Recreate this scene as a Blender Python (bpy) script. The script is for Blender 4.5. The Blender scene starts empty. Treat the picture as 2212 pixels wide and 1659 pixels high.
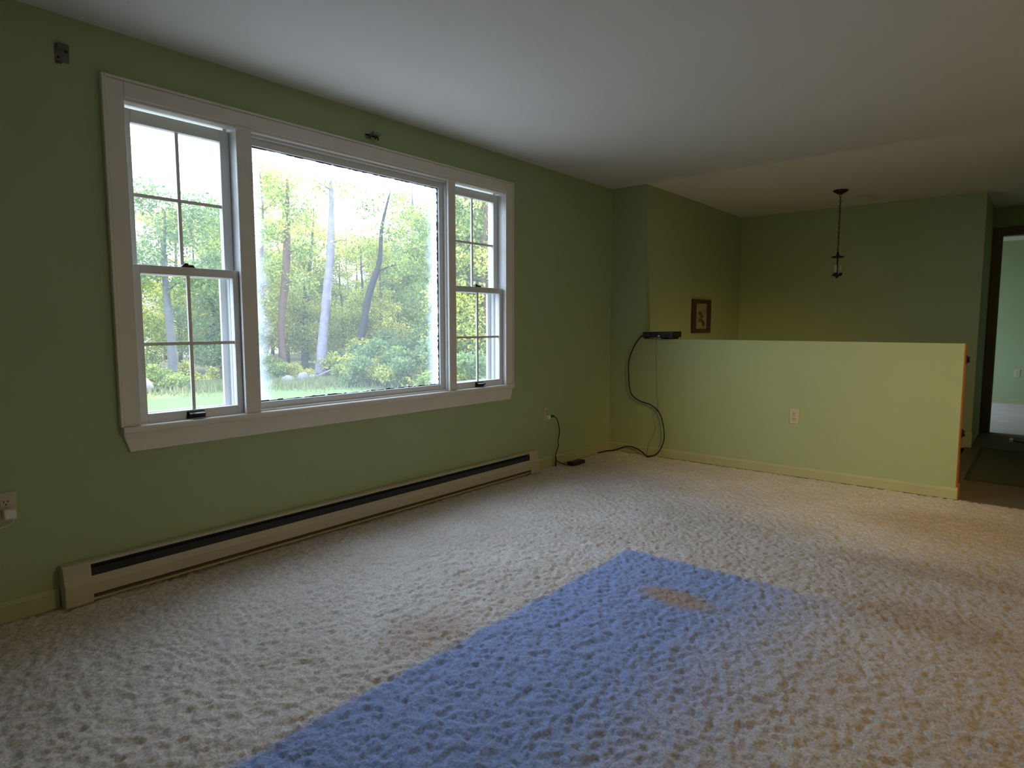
import bpy, math, random
import numpy as np
from mathutils import Matrix, Vector, noise as mnoise

random.seed(7)
rng = np.random.default_rng(11)
scene = bpy.context.scene
COL = scene.collection

# ------------------------------------------------------------------ camera
cam_d = bpy.data.cameras.new('camera')
cam = bpy.data.objects.new('camera', cam_d)
COL.objects.link(cam)
cam_d.sensor_fit = 'HORIZONTAL'
cam_d.sensor_width = 36.0
cam_d.lens = 36.0 * 1367.19 / 2212.0
cam_d.clip_start = 0.02
cam_d.clip_end = 400
_yaw, _pit = 0.6944, -0.0930
_f = Vector((math.cos(_pit) * math.cos(_yaw), math.cos(_pit) * math.sin(_yaw), math.sin(_pit)))
_r = Vector((math.sin(_yaw), -math.cos(_yaw), 0))
_u = _r.cross(_f)
cam.matrix_world = Matrix(((_r.x, _u.x, -_f.x, -5.2092), (_r.y, _u.y, -_f.y, -3.1260), (_r.z, _u.z, -_f.z, 1.1885), (0, 0, 0, 1)))
scene.camera = cam

# ------------------------------------------------------------------ exposure
vs = scene.view_settings
vs.view_transform = 'Standard'
vs.look = 'None'
vs.exposure = 0.0
vs.gamma = 1.0
vs.use_curve_mapping = False
scene.cycles.use_denoising = True
scene.cycles.max_bounces = 10
scene.cycles.diffuse_bounces = 6
scene.cycles.transparent_max_bounces = 24
scene.cycles.sample_clamp_indirect = 8.0

# ------------------------------------------------------------------ sky
SKY_WHITE = 6.0
SKY_TEX = 0.06
world = bpy.data.worlds.new('sky')
scene.world = world
world.use_nodes = True
wn = world.node_tree
wn.nodes.clear()
w_out = wn.nodes.new('ShaderNodeOutputWorld')
w_bg = wn.nodes.new('ShaderNodeBackground')
w_sky = wn.nodes.new('ShaderNodeTexSky')
w_sky.sky_type = 'NISHITA'
w_sky.sun_disc = False
w_sky.sun_elevation = math.radians(32)
w_sky.sun_rotation = math.radians(100)
w_mul = wn.nodes.new('ShaderNodeMix'); w_mul.data_type = 'RGBA'; w_mul.blend_type = 'ADD'
w_sc = wn.nodes.new('ShaderNodeMix'); w_sc.data_type = 'RGBA'; w_sc.blend_type = 'MULTIPLY'
w_sc.inputs[0].default_value = 1.0
wn.links.new(w_sky.outputs[0], w_sc.inputs[6])
w_sc.inputs[7].default_value = (SKY_TEX, SKY_TEX, SKY_TEX, 1)
w_mul.inputs[0].default_value = 1.0
w_mul.inputs[6].default_value = (SKY_WHITE * 0.80, SKY_WHITE * 0.97, SKY_WHITE * 1.30, 1)
wn.links.new(w_sc.outputs[2], w_mul.inputs[7])
wn.links.new(w_mul.outputs[2], w_bg.inputs[0])
w_bg.inputs[1].default_value = 1.0
wn.links.new(w_bg.outputs[0], w_out.inputs[0])


def light(name, kind, loc, rot, energy, color=(1, 1, 1), **kw):
    d = bpy.data.lights.new(name, kind)
    d.energy = energy
    d.color = color
    for k, v in kw.items():
        setattr(d, k, v)
    o = bpy.data.objects.new(name, d)
    COL.objects.link(o)
    o.location = loc
    o.rotation_euler = rot
    return o


# afternoon sun from the right, grazing along the front of the house
sun = light('sun', 'SUN', (20, -4, 14), (0, 0, 0), 7.5, (1.0, 0.90, 0.68), angle=math.radians(0.6))
sun.rotation_euler = Vector((-1.0, 0.10, -0.62)).to_track_quat('-Z', 'Y').to_euler()


def portal(name, loc, rot, sx, sy):
    p = light(name, 'AREA', loc, rot, 0.0, shape='RECTANGLE', size=sx, size_y=sy)
    p.data.cycles.is_portal = True


portal('sky_portal_living', (-2.82, 0.21, 1.45), (-math.pi / 2, 0, 0), 2.8, 1.6)
portal('sky_portal_bedroom', (5.3, -0.12, 1.3), (-math.pi / 2, 0, 0), 2.8, 1.7)


# ------------------------------------------------------------------ materials
def mat(name):
    m = bpy.data.materials.new(name)
    m.use_nodes = True
    nt = m.node_tree
    return m, nt, nt.nodes['Principled BSDF']


def simple(name, col, rough=0.6, metal=0.0, var=0.06, scale=6.0, bump=0.0, bscale=80.0, spec=0.4):
    m, nt, b = mat(name)
    tc = nt.nodes.new('ShaderNodeTexCoord')
    n = nt.nodes.new('ShaderNodeTexNoise')
    n.inputs['Scale'].default_value = scale
    n.inputs['Detail'].default_value = 4
    nt.links.new(tc.outputs['Object'], n.inputs['Vector'])
    r = nt.nodes.new('ShaderNodeMapRange')
    r.inputs[3].default_value = 1 - var
    r.inputs[4].default_value = 1 + var
    nt.links.new(n.outputs[0], r.inputs[0])
    mx = nt.nodes.new('ShaderNodeMix'); mx.data_type = 'RGBA'; mx.blend_type = 'MULTIPLY'
    mx.inputs[0].default_value = 1.0
    mx.inputs[6].default_value = (*col, 1)
    nt.links.new(r.outputs[0], mx.inputs[7])
    nt.links.new(mx.outputs[2], b.inputs['Base Color'])
    b.inputs['Roughness'].default_value = rough
    b.inputs['Metallic'].default_value = metal
    b.inputs['Specular IOR Level'].default_value = spec
    if bump > 0:
        n2 = nt.nodes.new('ShaderNodeTexNoise')
        n2.inputs['Scale'].default_value = bscale
        n2.inputs['Detail'].default_value = 3
        nt.links.new(tc.outputs['Object'], n2.inputs['Vector'])
        bp = nt.nodes.new('ShaderNodeBump')
        bp.inputs['Strength'].default_value = bump
        bp.inputs['Distance'].default_value = 0.01
        nt.links.new(n2.outputs[0], bp.inputs['Height'])
        nt.links.new(bp.outputs[0], b.inputs['Normal'])
    return m


M = {}
M['wall'] = simple('green_wall_paint', (0.37, 0.44, 0.25), 0.75, var=0.05, scale=1.6, bump=0.10, bscale=140, spec=0.25)
M['ceiling'] = simple('ceiling_paint', (0.69, 0.665, 0.625), 0.9, var=0.03, scale=1.2, bump=0.08, bscale=120, spec=0.15)
M['trim'] = simple('aged_white_trim', (0.72, 0.68, 0.62), 0.5, var=0.08, scale=9, bump=0.05, bscale=60)
M['vinyl'] = simple('white_window_paint', (0.68, 0.68, 0.66), 0.42, var=0.05, scale=12)
M['base'] = simple('baseboard_paint', (0.42, 0.43, 0.235), 0.55, var=0.14, scale=5)
M['warm_end'] = simple('warm_lit_end', (0.42, 0.17, 0.055), 0.5, var=0.18, scale=14, bump=0.1, bscale=40)  # orange of warm light on the half wall end, put into the colour
M['darkwood'] = simple('brown_door_casing', (0.20, 0.135, 0.075), 0.5, var=0.18, scale=12)
M['heater'] = simple('beige_heater_enamel', (0.50, 0.45, 0.34), 0.45, var=0.08, scale=4)
M['black'] = simple('black_plastic', (0.012, 0.012, 0.014), 0.4, var=0.1)
M['dark'] = simple('dark_heater_fins', (0.022, 0.024, 0.03), 0.5, metal=0.2, var=0.2, scale=20)
M['bronze'] = simple('dark_bronze', (0.030, 0.026, 0.020), 0.45, metal=0.6, var=0.2)
M['antique'] = simple('antique_brass', (0.10, 0.08, 0.03), 0.4, metal=0.8, var=0.2)
M['cream'] = simple('cream_plastic', (0.52, 0.47, 0.33), 0.45, var=0.05)
M['ivory'] = simple('white_plastic', (0.75, 0.74, 0.70), 0.4, var=0.05)
M['steel'] = simple('grey_steel', (0.30, 0.30, 0.28), 0.35, metal=0.8, var=0.15)
M['bracket'] = simple('dull_dark_metal', (0.15, 0.15, 0.125), 0.6, metal=0.2, var=0.3, scale=40)
M['sleeve'] = simple('candle_sleeve', (0.55, 0.52, 0.44), 0.6)
M['frame'] = simple('dark_picture_frame', (0.055, 0.025, 0.022), 0.4, var=0.25, scale=30)
M['wire'] = simple('thin_wire', (0.05, 0.055, 0.02), 0.5)
M['rust'] = simple('rust_wood_block', (0.10, 0.04, 0.025), 0.6)
M['binding'] = simple('runner_binding', (0.05, 0.05, 0.032), 0.9)
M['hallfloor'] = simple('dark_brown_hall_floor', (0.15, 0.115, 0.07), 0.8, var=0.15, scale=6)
M['runner'] = simple('dark_runner', (0.085, 0.09, 0.058), 0.95, var=0.15, scale=8, bump=0.4, bscale=150)
M['concrete'] = simple('foundation_concrete', (0.50, 0.49, 0.46), 0.85, var=0.15, scale=3, bump=0.3, bscale=40)
M['bounce_grey'] = simple('grey_bounce_strip', (0.25, 0.245, 0.235), 0.9, var=0.2, scale=5, bump=0.5, bscale=60)
M['clapboard'] = simple('outside_siding', (0.62, 0.60, 0.55), 0.6)
M['rock'] = simple('pale_boulder', (0.22, 0.205, 0.225), 0.85, var=0.35, scale=4, bump=0.6, bscale=10)
M['shade'] = simple('lamp_shade_metal', (0.30, 0.22, 0.12), 0.5)
M['bark_pale'] = simple('pale_birch_bark', (0.24, 0.22, 0.26), 0.8, var=0.45, scale=5, bump=0.6, bscale=12)
M['bark_dark'] = simple('dark_bark', (0.06, 0.05, 0.048), 0.9, var=0.35, scale=6, bump=0.8, bscale=10)
M['bark_brown'] = simple('brown_bark', (0.14, 0.085, 0.055), 0.9, var=0.35, scale=6, bump=0.8, bscale=10)
M['bark_grey'] = simple('grey_bark', (0.11, 0.11, 0.105), 0.9, var=0.35, scale=6, bump=0.8, bscale=10)
M['bark_moss'] = simple('mossy_bark', (0.09, 0.11, 0.06), 0.9, var=0.35, scale=6, bump=0.8, bscale=10)


def leaf_mat(name, c1, c2, trans=0.5):
    m = bpy.data.materials.new(name)
    m.use_nodes = True
    nt = m.node_tree
    nt.nodes.clear()
    out = nt.nodes.new('ShaderNodeOutputMaterial')
    g = nt.nodes.new('ShaderNodeNewGeometry')
    mx = nt.nodes.new('ShaderNodeMix'); mx.data_type = 'RGBA'
    mx.inputs[6].default_value = (*c1, 1)
    mx.inputs[7].default_value = (*c2, 1)
    nt.links.new(g.outputs['Random Per Island'], mx.inputs[0])
    d = nt.nodes.new('ShaderNodeBsdfDiffuse')
    t = nt.nodes.new('ShaderNodeBsdfTranslucent')
    s = nt.nodes.new('ShaderNodeMixShader')
    s.inputs[0].default_value = trans
    nt.links.new(mx.outputs[2], d.inputs[0])
    nt.links.new(mx.outputs[2], t.inputs[0])
    nt.links.new(d.outputs[0], s.inputs[1])
    nt.links.new(t.outputs[0], s.inputs[2])
    nt.links.new(s.outputs[0], out.inputs[0])
    return m


M['leaf_a'] = leaf_mat('green_leaves', (0.10, 0.19, 0.05), (0.50, 0.56, 0.17))
M['leaf_b'] = leaf_mat('yellow_green_leaves', (0.17, 0.25, 0.06), (0.76, 0.71, 0.20))
M['leaf_c'] = leaf_mat('bluish_green_leaves', (0.11, 0.19, 0.08), (0.30, 0.38, 0.16))
M['weed'] = leaf_mat('pale_weeds', (0.15, 0.20, 0.08), (0.36, 0.36, 0.18))


def glass_mat(name, x0, x1, z0, z1, film, edge):
    """window glass: clear, faintly reflecting, with a dirty film that is thicker by the edges of the pane"""
    m = bpy.data.materials.new(name)
    m.use_nodes = True
    nt = m.node_tree
    nt.nodes.clear()
    N = nt.nodes.new
    L = nt.links.new
    out = N('ShaderNodeOutputMaterial')
    tr = N('ShaderNodeBsdfTransparent'); tr.inputs[0].default_value = (0.96, 0.97, 0.97, 1)
    gl = N('ShaderNodeBsdfGlossy'); gl.inputs['Roughness'].default_value = 0.02
    lw = N('ShaderNodeLayerWeight'); lw.inputs[0].default_value = 0.5
    pw = N('ShaderNodeMath'); pw.operation = 'POWER'; L(lw.outputs['Facing'], pw.inputs[0]); pw.inputs[1].default_value = 5.0
    fr = N('ShaderNodeMath'); fr.operation = 'MULTIPLY_ADD'; L(pw.outputs[0], fr.inputs[0]); fr.inputs[1].default_value = 0.9; fr.inputs[2].default_value = 0.03
    mg = N('ShaderNodeMixShader')
    L(fr.outputs[0], mg.inputs[0]); L(tr.outputs[0], mg.inputs[1]); L(gl.outputs[0], mg.inputs[2])
    tl = N('ShaderNodeBsdfTranslucent'); tl.inputs[0].default_value = (0.86, 0.90, 0.92, 1)
    geo = N('ShaderNodeNewGeometry')
    sep = N('ShaderNodeSeparateXYZ'); L(geo.outputs['Position'], sep.inputs[0])

    def edge_d(sock, a, b):
        m1 = N('ShaderNodeMath'); m1.operation = 'SUBTRACT'; L(sock, m1.inputs[0]); m1.inputs[1].default_value = a
        m2 = N('ShaderNodeMath'); m2.operation = 'SUBTRACT'; m2.inputs[0].default_value = b; L(sock, m2.inputs[1])
        mn = N('ShaderNodeMath'); mn.operation = 'MINIMUM'; L(m1.outputs[0], mn.inputs[0]); L(m2.outputs[0], mn.inputs[1])
        return mn.outputs[0]
    dx = edge_d(sep.outputs[0], x0, x1)
    dz = edge_d(sep.outputs[2], z0, z1)
    mn = N('ShaderNodeMath'); mn.operation = 'MINIMUM'; L(dx, mn.inputs[0]); L(dz, mn.inputs[1])
    no = N('ShaderNodeTexNoise'); no.inputs['Scale'].default_value = 14; no.inputs['Detail'].default_value = 6
    L(geo.outputs['Position'], no.inputs['Vector'])
    na = N('ShaderNodeMath'); na.operation = 'MULTIPLY_ADD'
    L(no.outputs[0], na.inputs[0]); na.inputs[1].default_value = 0.10; na.inputs[2].default_value = -0.05
    ad = N('ShaderNodeMath'); ad.operation = 'ADD'; L(mn.outputs[0], ad.inputs[0]); L(na.outputs[0], ad.inputs[1])
    mr = N('ShaderNodeMapRange'); mr.interpolation_type = 'SMOOTHSTEP'
    mr.inputs[1].default_value = 0.0; mr.inputs[2].default_value = 0.11
    mr.inputs[3].default_value = edge; mr.inputs[4].default_value = film
    L(ad.outputs[0], mr.inputs[0])
    mm = N('ShaderNodeMixShader')
    L(mr.outputs[0], mm.inputs[0]); L(mg.outputs[0], mm.inputs[1]); L(tl.outputs[0], mm.inputs[2])
    L(mm.outputs[0], out.inputs[0])
    return m


M['glass'] = glass_mat('clear_window_glass', -50, 50, -50, 50, 0.03, 0.03)
M['glass_fogged'] = glass_mat('fogged_picture_window_glass', -3.52, -2.20, -5.0, 2.09, 0.035, 0.24)


def carpet_mat():
    m, nt, b = mat('worn_beige_carpet')
    N = nt.nodes.new
    L = nt.links.new
    geo = N('ShaderNodeNewGeometry')
    sep = N('ShaderNodeSeparateXYZ'); L(geo.outputs['Position'], sep.inputs[0])
    wob = N('ShaderNodeTexNoise'); wob.inputs['Scale'].default_value = 9; wob.inputs['Detail'].default_value = 4
    L(geo.outputs['Position'], wob.inputs['Vector'])

    def addn(sock, amt):
        a = N('ShaderNodeMath'); a.operation = 'MULTIPLY_ADD'
        L(wob.outputs[0], a.inputs[0]); a.inputs[1].default_value = amt
        s = N('ShaderNodeMath'); s.operation = 'ADD'; L(a.outputs[0], s.inputs[0]); s.inputs[1].default_value = -amt / 2
        a.inputs[2].default_value = 0
        t = N('ShaderNodeMath'); t.operation = 'ADD'; L(sock, t.inputs[0]); L(s.outputs[0], t.inputs[1])
        return t.outputs[0]

    def step(sock, a, c, lo=0.0, hi=1.0):
        r = N('ShaderNodeMapRange'); r.interpolation_type = 'SMOOTHSTEP'
        r.inputs[1].default_value = a; r.inputs[2].default_value = c
        r.inputs[3].default_value = lo; r.inputs[4].default_value = hi
        L(sock, r.inputs[0])
        return r.outputs[0]

    def mul(a, c):
        r = N('ShaderNodeMath'); r.operation = 'MULTIPLY'
        L(a, r.inputs[0])
        if isinstance(c, (int, float)):
            r.inputs[1].default_value = c
        else:
            L(c, r.inputs[1])
        return r.outputs[0]

    def mix(fac, a, c):
        r = N('ShaderNodeMix'); r.data_type = 'RGBA'
        L(fac, r.inputs[0])
        for i, v in ((6, a), (7, c)):
            if isinstance(v, tuple):
                r.inputs[i].default_value = (*v, 1)
            else:
                L(v, r.inputs[i])
        return r.outputs[2]
    X = addn(sep.outputs[0], 0.05)
    Y = addn(sep.outputs[1], 0.05)
    # mottled beige ground
    mo = N('ShaderNodeTexNoise'); mo.inputs['Scale'].default_value = 2.2; mo.inputs['Detail'].default_value = 5
    L(geo.outputs['Position'], mo.inputs['Vector'])
    col = mix(step(mo.outputs[0], 0.35, 0.68), CARPET_A, CARPET_B)
    # carpet turns browner away from the window wall
    col = mix(mul(step(Y, -3.3, -2.3, 1, 0), 0.6), col, (0.44, 0.345, 0.25))
    # unfaded rectangle where a rug used to lie
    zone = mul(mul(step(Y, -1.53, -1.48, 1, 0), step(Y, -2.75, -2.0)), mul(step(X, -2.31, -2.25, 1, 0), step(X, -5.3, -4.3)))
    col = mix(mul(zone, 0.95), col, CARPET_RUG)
    # worn spots: centre x, y, radius x, y, colour, strength

    def spot(cx, cy, rx, ry, c, s, col):
        ax = N('ShaderNodeMath'); ax.operation = 'SUBTRACT'; L(X, ax.inputs[0]); ax.inputs[1].default_value = cx
        ay = N('ShaderNodeMath'); ay.operation = 'SUBTRACT'; L(Y, ay.inputs[0]); ay.inputs[1].default_value = cy
        bx = N('ShaderNodeMath'); bx.operation = 'DIVIDE'; L(ax.outputs[0], bx.inputs[0]); bx.inputs[1].default_value = rx
        by = N('ShaderNodeMath'); by.operation = 'DIVIDE'; L(ay.outputs[0], by.inputs[0]); by.inputs[1].default_value = ry
        cx2 = mul(bx.outputs[0], bx.outputs[0]); cy2 = mul(by.outputs[0], by.outputs[0])
        sm = N('ShaderNodeMath'); sm.operation = 'ADD'; L(cx2, sm.inputs[0]); L(cy2, sm.inputs[1])
        return mix(mul(step(sm.outputs[0], 0.15, 1.7, 1, 0), s), col, c)
    col = spot(-2.69, -1.97, 0.085, 0.17, (0.40, 0.29, 0.19), 0.85, col)
    col = spot(-2.25, -2.86, 0.16, 0.30, (0.36, 0.23, 0.13), 0.45, col)
    col = spot(-1.62, -2.75, 0.12, 0.45, (0.36, 0.25, 0.15), 0.40, col)
    col = spot(-0.75, -2.9, 0.35, 0.60, (0.36, 0.25, 0.15), 0.50, col)
    col = spot(-3.62, -1.36, 0.18, 0.14, (0.42, 0.31, 0.24), 0.45, col)
    # individual tufts
    tu = N('ShaderNodeTexNoise'); tu.inputs['Scale'].default_value = 130; tu.inputs['Detail'].default_value = 3
    L(geo.outputs['Position'], tu.inputs['Vector'])
    tr = step(tu.outputs[0], 0.3, 0.7, 0.78, 1.18)
    mx = N('ShaderNodeMix'); mx.data_type = 'RGBA'; mx.blend_type = 'MULTIPLY'; mx.inputs[0].default_value = 1
    L(col, mx.inputs[6]); L(tr, mx.inputs[7])
    L(mx.outputs[2], b.inputs['Base Color'])
    b.inputs['Roughness'].default_value = 1.0
    b.inputs['Specular IOR Level'].default_value = 0.05
    b.inputs['Sheen Weight'].default_value = 0.15
    bp = N('ShaderNodeBump'); bp.inputs['Strength'].default_value = 0.6; bp.inputs['Distance'].default_value = 0.004
    L(tu.outputs[0], bp.inputs['Height']); L(bp.outputs[0], b.inputs['Normal'])
    return m


CARPET_A = (0.56, 0.505, 0.435)
CARPET_B = (0.63, 0.58, 0.515)
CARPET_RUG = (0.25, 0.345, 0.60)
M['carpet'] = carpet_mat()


def ground_mat():
    m, nt, b = mat('lawn_and_leaf_litter')
    N = nt.nodes.new
    L = nt.links.new
    geo = N('ShaderNodeNewGeometry')
    sep = N('ShaderNodeSeparateXYZ'); L(geo.outputs['Position'], sep.inputs[0])
    n1 = N('ShaderNodeTexNoise'); n1.inputs['Scale'].default_value = 0.8; n1.inputs['Detail'].default_value = 6
    L(geo.outputs['Position'], n1.inputs['Vector'])
    n2 = N('ShaderNodeTexNoise'); n2.inputs['Scale'].default_value = 9; n2.inputs['Detail'].default_value = 5
    L(geo.outputs['Position'], n2.inputs['Vector'])
    g = N('ShaderNodeMix'); g.data_type = 'RGBA'
    L(n2.outputs[0], g.inputs[0]); g.inputs[6].default_value = (0.08, 0.14, 0.04, 1); g.inputs[7].default_value = (0.24, 0.29, 0.12, 1)
    d = N('ShaderNodeMix'); d.data_type = 'RGBA'
    L(n2.outputs[0], d.inputs[0]); d.inputs[6].default_value = (0.10, 0.09, 0.05, 1); d.inputs[7].default_value = (0.28, 0.25, 0.12, 1)
    ma = N('ShaderNodeMath'); ma.operation = 'MULTIPLY_ADD'
    L(n1.outputs[0], ma.inputs[0]); ma.inputs[1].default_value = 4.0
    L(sep.outputs[1], ma.inputs[2])
    r = N('ShaderNodeMapRange'); r.interpolation_type = 'SMOOTHSTEP'
    r.inputs[1].default_value = 18.0; r.inputs[2].default_value = 20.5
    L(ma.outputs[0], r.inputs[0])
    mx = N('ShaderNodeMix'); mx.data_type = 'RGBA'
    L(r.outputs[0], mx.inputs[0]); L(g.outputs[2], mx.inputs[6]); L(d.outputs[2], mx.inputs[7])
    L(mx.outputs[2], b.inputs['Base Color'])
    b.inputs['Roughness'].default_value = 1.0
    b.inputs['Specular IOR Level'].default_value = 0.1
    bp = N('ShaderNodeBump'); bp.inputs['Strength'].default_value = 0.8; bp.inputs['Distance'].default_value = 0.06
    L(n2.outputs[0], bp.inputs['Height']); L(bp.outputs[0], b.inputs['Normal'])
    return m


M['ground'] = ground_mat()


def print_mat():
    """faded botanical print: pale paper with a darker stem and leaves (flat print)"""
    m, nt, b = mat('faded_botanical_print')
    N = nt.nodes.new
    L = nt.links.new
    geo = N('ShaderNodeTexCoord')
    n = N('ShaderNodeTexNoise'); n.inputs['Scale'].default_value = 11; n.inputs['Detail'].default_value = 3
    L(geo.outputs['Object'], n.inputs['Vector'])
    r = N('ShaderNodeMapRange'); r.inputs[1].default_value = 0.5; r.inputs[2].default_value = 0.62
    L(n.outputs[0], r.inputs[0])
    mx = N('ShaderNodeMix'); mx.data_type = 'RGBA'
    L(r.outputs[0], mx.inputs[0]); mx.inputs[6].default_value = (0.36, 0.30, 0.20, 1); mx.inputs[7].default_value = (0.27, 0.215, 0.14, 1)
    L(mx.outputs[2], b.inputs['Base Color'])
    b.inputs['Roughness'].default_value = 0.35
    return m


M['print'] = print_mat()
M['print_ink'] = simple('print_ink', (0.13, 0.085, 0.04), 0.6)


# ------------------------------------------------------------------ builders
def wloc(o):
    v = Vector((0, 0, 0))
    while o:
        v += Vector(o.location)
        o = o.parent
    return v


class MB:
    """collects shapes given in world coordinates and links them as one mesh object"""

    def __init__(self):
        self.v, self.f, self.s = [], [], []

    def add(self, vs, fs, smooth=False):
        n = len(self.v)
        self.v += [tuple(p) for p in vs]
        self.f += [tuple(i + n for i in f) for f in fs]
        self.s += [smooth] * len(fs)
        return self

    def box(self, x0, x1, y0, y1, z0, z1):
        x0, x1 = min(x0, x1), max(x0, x1)
        y0, y1 = min(y0, y1), max(y0, y1)
        z0, z1 = min(z0, z1), max(z0, z1)
        return self.add([(x0, y0, z0), (x1, y0, z0), (x1, y1, z0), (x0, y1, z0), (x0, y0, z1), (x1, y0, z1), (x1, y1, z1), (x0, y1, z1)],
                        [(0, 3, 2, 1), (4, 5, 6, 7), (0, 1, 5, 4), (1, 2, 6, 5), (2, 3, 7, 6), (3, 0, 4, 7)])

    def prism(self, prof, axis, a, b, smooth=False):
        """closed 2D profile swept along an axis: x -> (y,z), y -> (x,z), z -> (x,y)"""
        def P(u, w, t):
            return {'x': (t, u, w), 'y': (u, t, w), 'z': (u, w, t)}[axis]
        n = len(prof)
        vs = [P(u, w, a) for u, w in prof] + [P(u, w, b) for u, w in prof]
        fs = [tuple(range(n - 1, -1, -1)), tuple(range(n, 2 * n))]
        fs += [(i, (i + 1) % n, n + (i + 1) % n, n + i) for i in range(n)]
        return self.add(vs, fs, smooth)

    def lathe(self, prof, c, seg=20, smooth=True):
        """profile of (radius, z) turned round the vertical through c"""
        vs, fs = [], []
        n = len(prof)
        for i in range(seg):
            a = 2 * math.pi * i / seg
            for r, z in prof:
                vs.append((c[0] + r * math.cos(a), c[1] + r * math.sin(a), c[2] + z))
        for i in range(seg):
            j = (i + 1) % seg
            for k in range(n - 1):
                fs.append((i * n + k, j * n + k, j * n + k + 1, i * n + k + 1))
        if prof[0][0] > 1e-6:
            fs.append(tuple(i * n for i in reversed(range(seg))))
        if prof[-1][0] > 1e-6:
            fs.append(tuple(i * n + n - 1 for i in range(seg)))
        return self.add(vs, fs, smooth)

    def cyl(self, c, r, h, axis='z', seg=16, smooth=True):
        pts = [(r * math.cos(2 * math.pi * i / seg), r * math.sin(2 * math.pi * i / seg)) for i in range(seg)]
        k = {'x': 0, 'y': 1, 'z': 2}[axis]
        o = [c[i] for i in range(3) if i != k]
        return self.prism([(o[0] + u, o[1] + w) for u, w in pts], axis, c[k], c[k] + h, smooth)

    def tube(self, pts, r, seg=8, smooth=True):
        """r: number or list of radii; pts: centre line"""
        pts = [Vector(p) for p in pts]
        n = len(pts)
        rr = r if isinstance(r, (list, tuple)) else [r] * n
        vs, fs = [], []
        up = Vector((0.13, 0.29, 0.95))
        for i, p in enumerate(pts):
            t = (pts[min(i + 1, n - 1)] - pts[max(i - 1, 0)])
            if t.length < 1e-9:
                t = Vector((0, 0, 1))
            t.normalize()
            a = t.cross(up)
            if a.length < 1e-3:
                a = t.cross(Vector((1, 0, 0)))
            a.normalize()
            b = t.cross(a)
            up = -b if i == 0 and False else up
            for k in range(seg):
                ang = 2 * math.pi * k / seg
                vs.append(p + a * (rr[i] * math.cos(ang)) + b * (rr[i] * math.sin(ang)))
        for i in range(n - 1):
            for k in range(seg):
                k2 = (k + 1) % seg
                fs.append((i * seg + k, i * seg + k2, (i + 1) * seg + k2, (i + 1) * seg + k))
        fs.append(tuple(reversed(range(seg))))
        fs.append(tuple((n - 1) * seg + k for k in range(seg)))
        return self.add(vs, fs, smooth)

    def build(self, name, material, parent=None, bevel=0.0, seg=2):
        me = bpy.data.meshes.new(name)
        off = wloc(parent) if parent else Vector((0, 0, 0))
        me.from_pydata([tuple(Vector(p) - off) for p in self.v], [], self.f)
        me.polygons.foreach_set('use_smooth', self.s)
        me.materials.append(material)
        me.update()
        o = bpy.data.objects.new(name, me)
        COL.objects.link(o)
        if parent:
            o.parent = parent
        if bevel:
            bm = o.modifiers.new('bevel', 'BEVEL')
            bm.width = bevel
            bm.segments = seg
            bm.limit_method = 'ANGLE'
        return o


def spline(pts, n=8):
    """Catmull-Rom through pts"""
    P = [Vector(p) for p in pts]
    P = [2 * P[0] - P[1]] + P + [2 * P[-1] - P[-2]]
    out = []
    for i in range(1, len(P) - 2):
        for k in range(n):
            t = k / n
            a, b, c, d = P[i - 1], P[i], P[i + 1], P[i + 2]
            out.append(0.5 * ((2 * b) + (-a + c) * t + (2 * a - 5 * b + 4 * c - d) * t * t + (-a + 3 * b - 3 * c + d) * t ** 3))
    out.append(P[-2])
    return out


def tag(o, label=None, cat=None, group=None, kind=None):
    if label:
        o['label'] = label
    if cat:
        o['category'] = cat
    if group:
        o['group'] = group
    if kind:
        o['kind'] = kind
    return o


def thing(name, loc, label=None, cat=None, group=None, kind=None):
    o = bpy.data.objects.new(name, None)
    o.empty_display_size = 0.1
    COL.objects.link(o)
    o.location = loc
    return tag(o, label, cat, group, kind)


def struct(o):
    o['kind'] = 'structure'
    return o


# ================================================================== ROOM SHELL
H = 2.44          # ceiling
XL = -6.9         # wall behind the camera
YR = -5.7         # wall to the right of the camera
J = -0.356        # the stub wall's depth, then the entry wall
XB = 2.33         # back wall of the stairwell
YH = -2.74        # end of the half wall
HW = 1.064        # height of the half wall
XD = 3.45         # end wall of the hall
XF = 6.95         # far wall of the bedroom
OX0, OX1, OZ0, OZ1 = -4.115, -1.535, 0.72, 2.185      # opening of the triple window
GZ = -0.9         # ground outside

# floor slab with the stairwell left open
f = MB()
for a in ((XL - .2, 0.0, YR - .2, 0.0), (0.0, 0.12, YR - .2, 0.0), (0.12, 2.33, YR - .2, -2.62), (2.33, 7.2, YR - .2, -0.1)):
    f.box(*a, -0.2, -0.014)
floor = struct(f.build('floor', M['carpet']))
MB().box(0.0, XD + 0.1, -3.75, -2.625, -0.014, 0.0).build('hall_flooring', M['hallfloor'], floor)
MB().box(XD + 0.1, XF, -4.6, -0.26, -0.014, 0.0).build('bedroom_carpet', M['carpet'], floor)

struct(MB().box(XL - .2, 7.2, YR - .2, 0.17, H, H + 0.16).build('ceiling', M['ceiling']))

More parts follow.
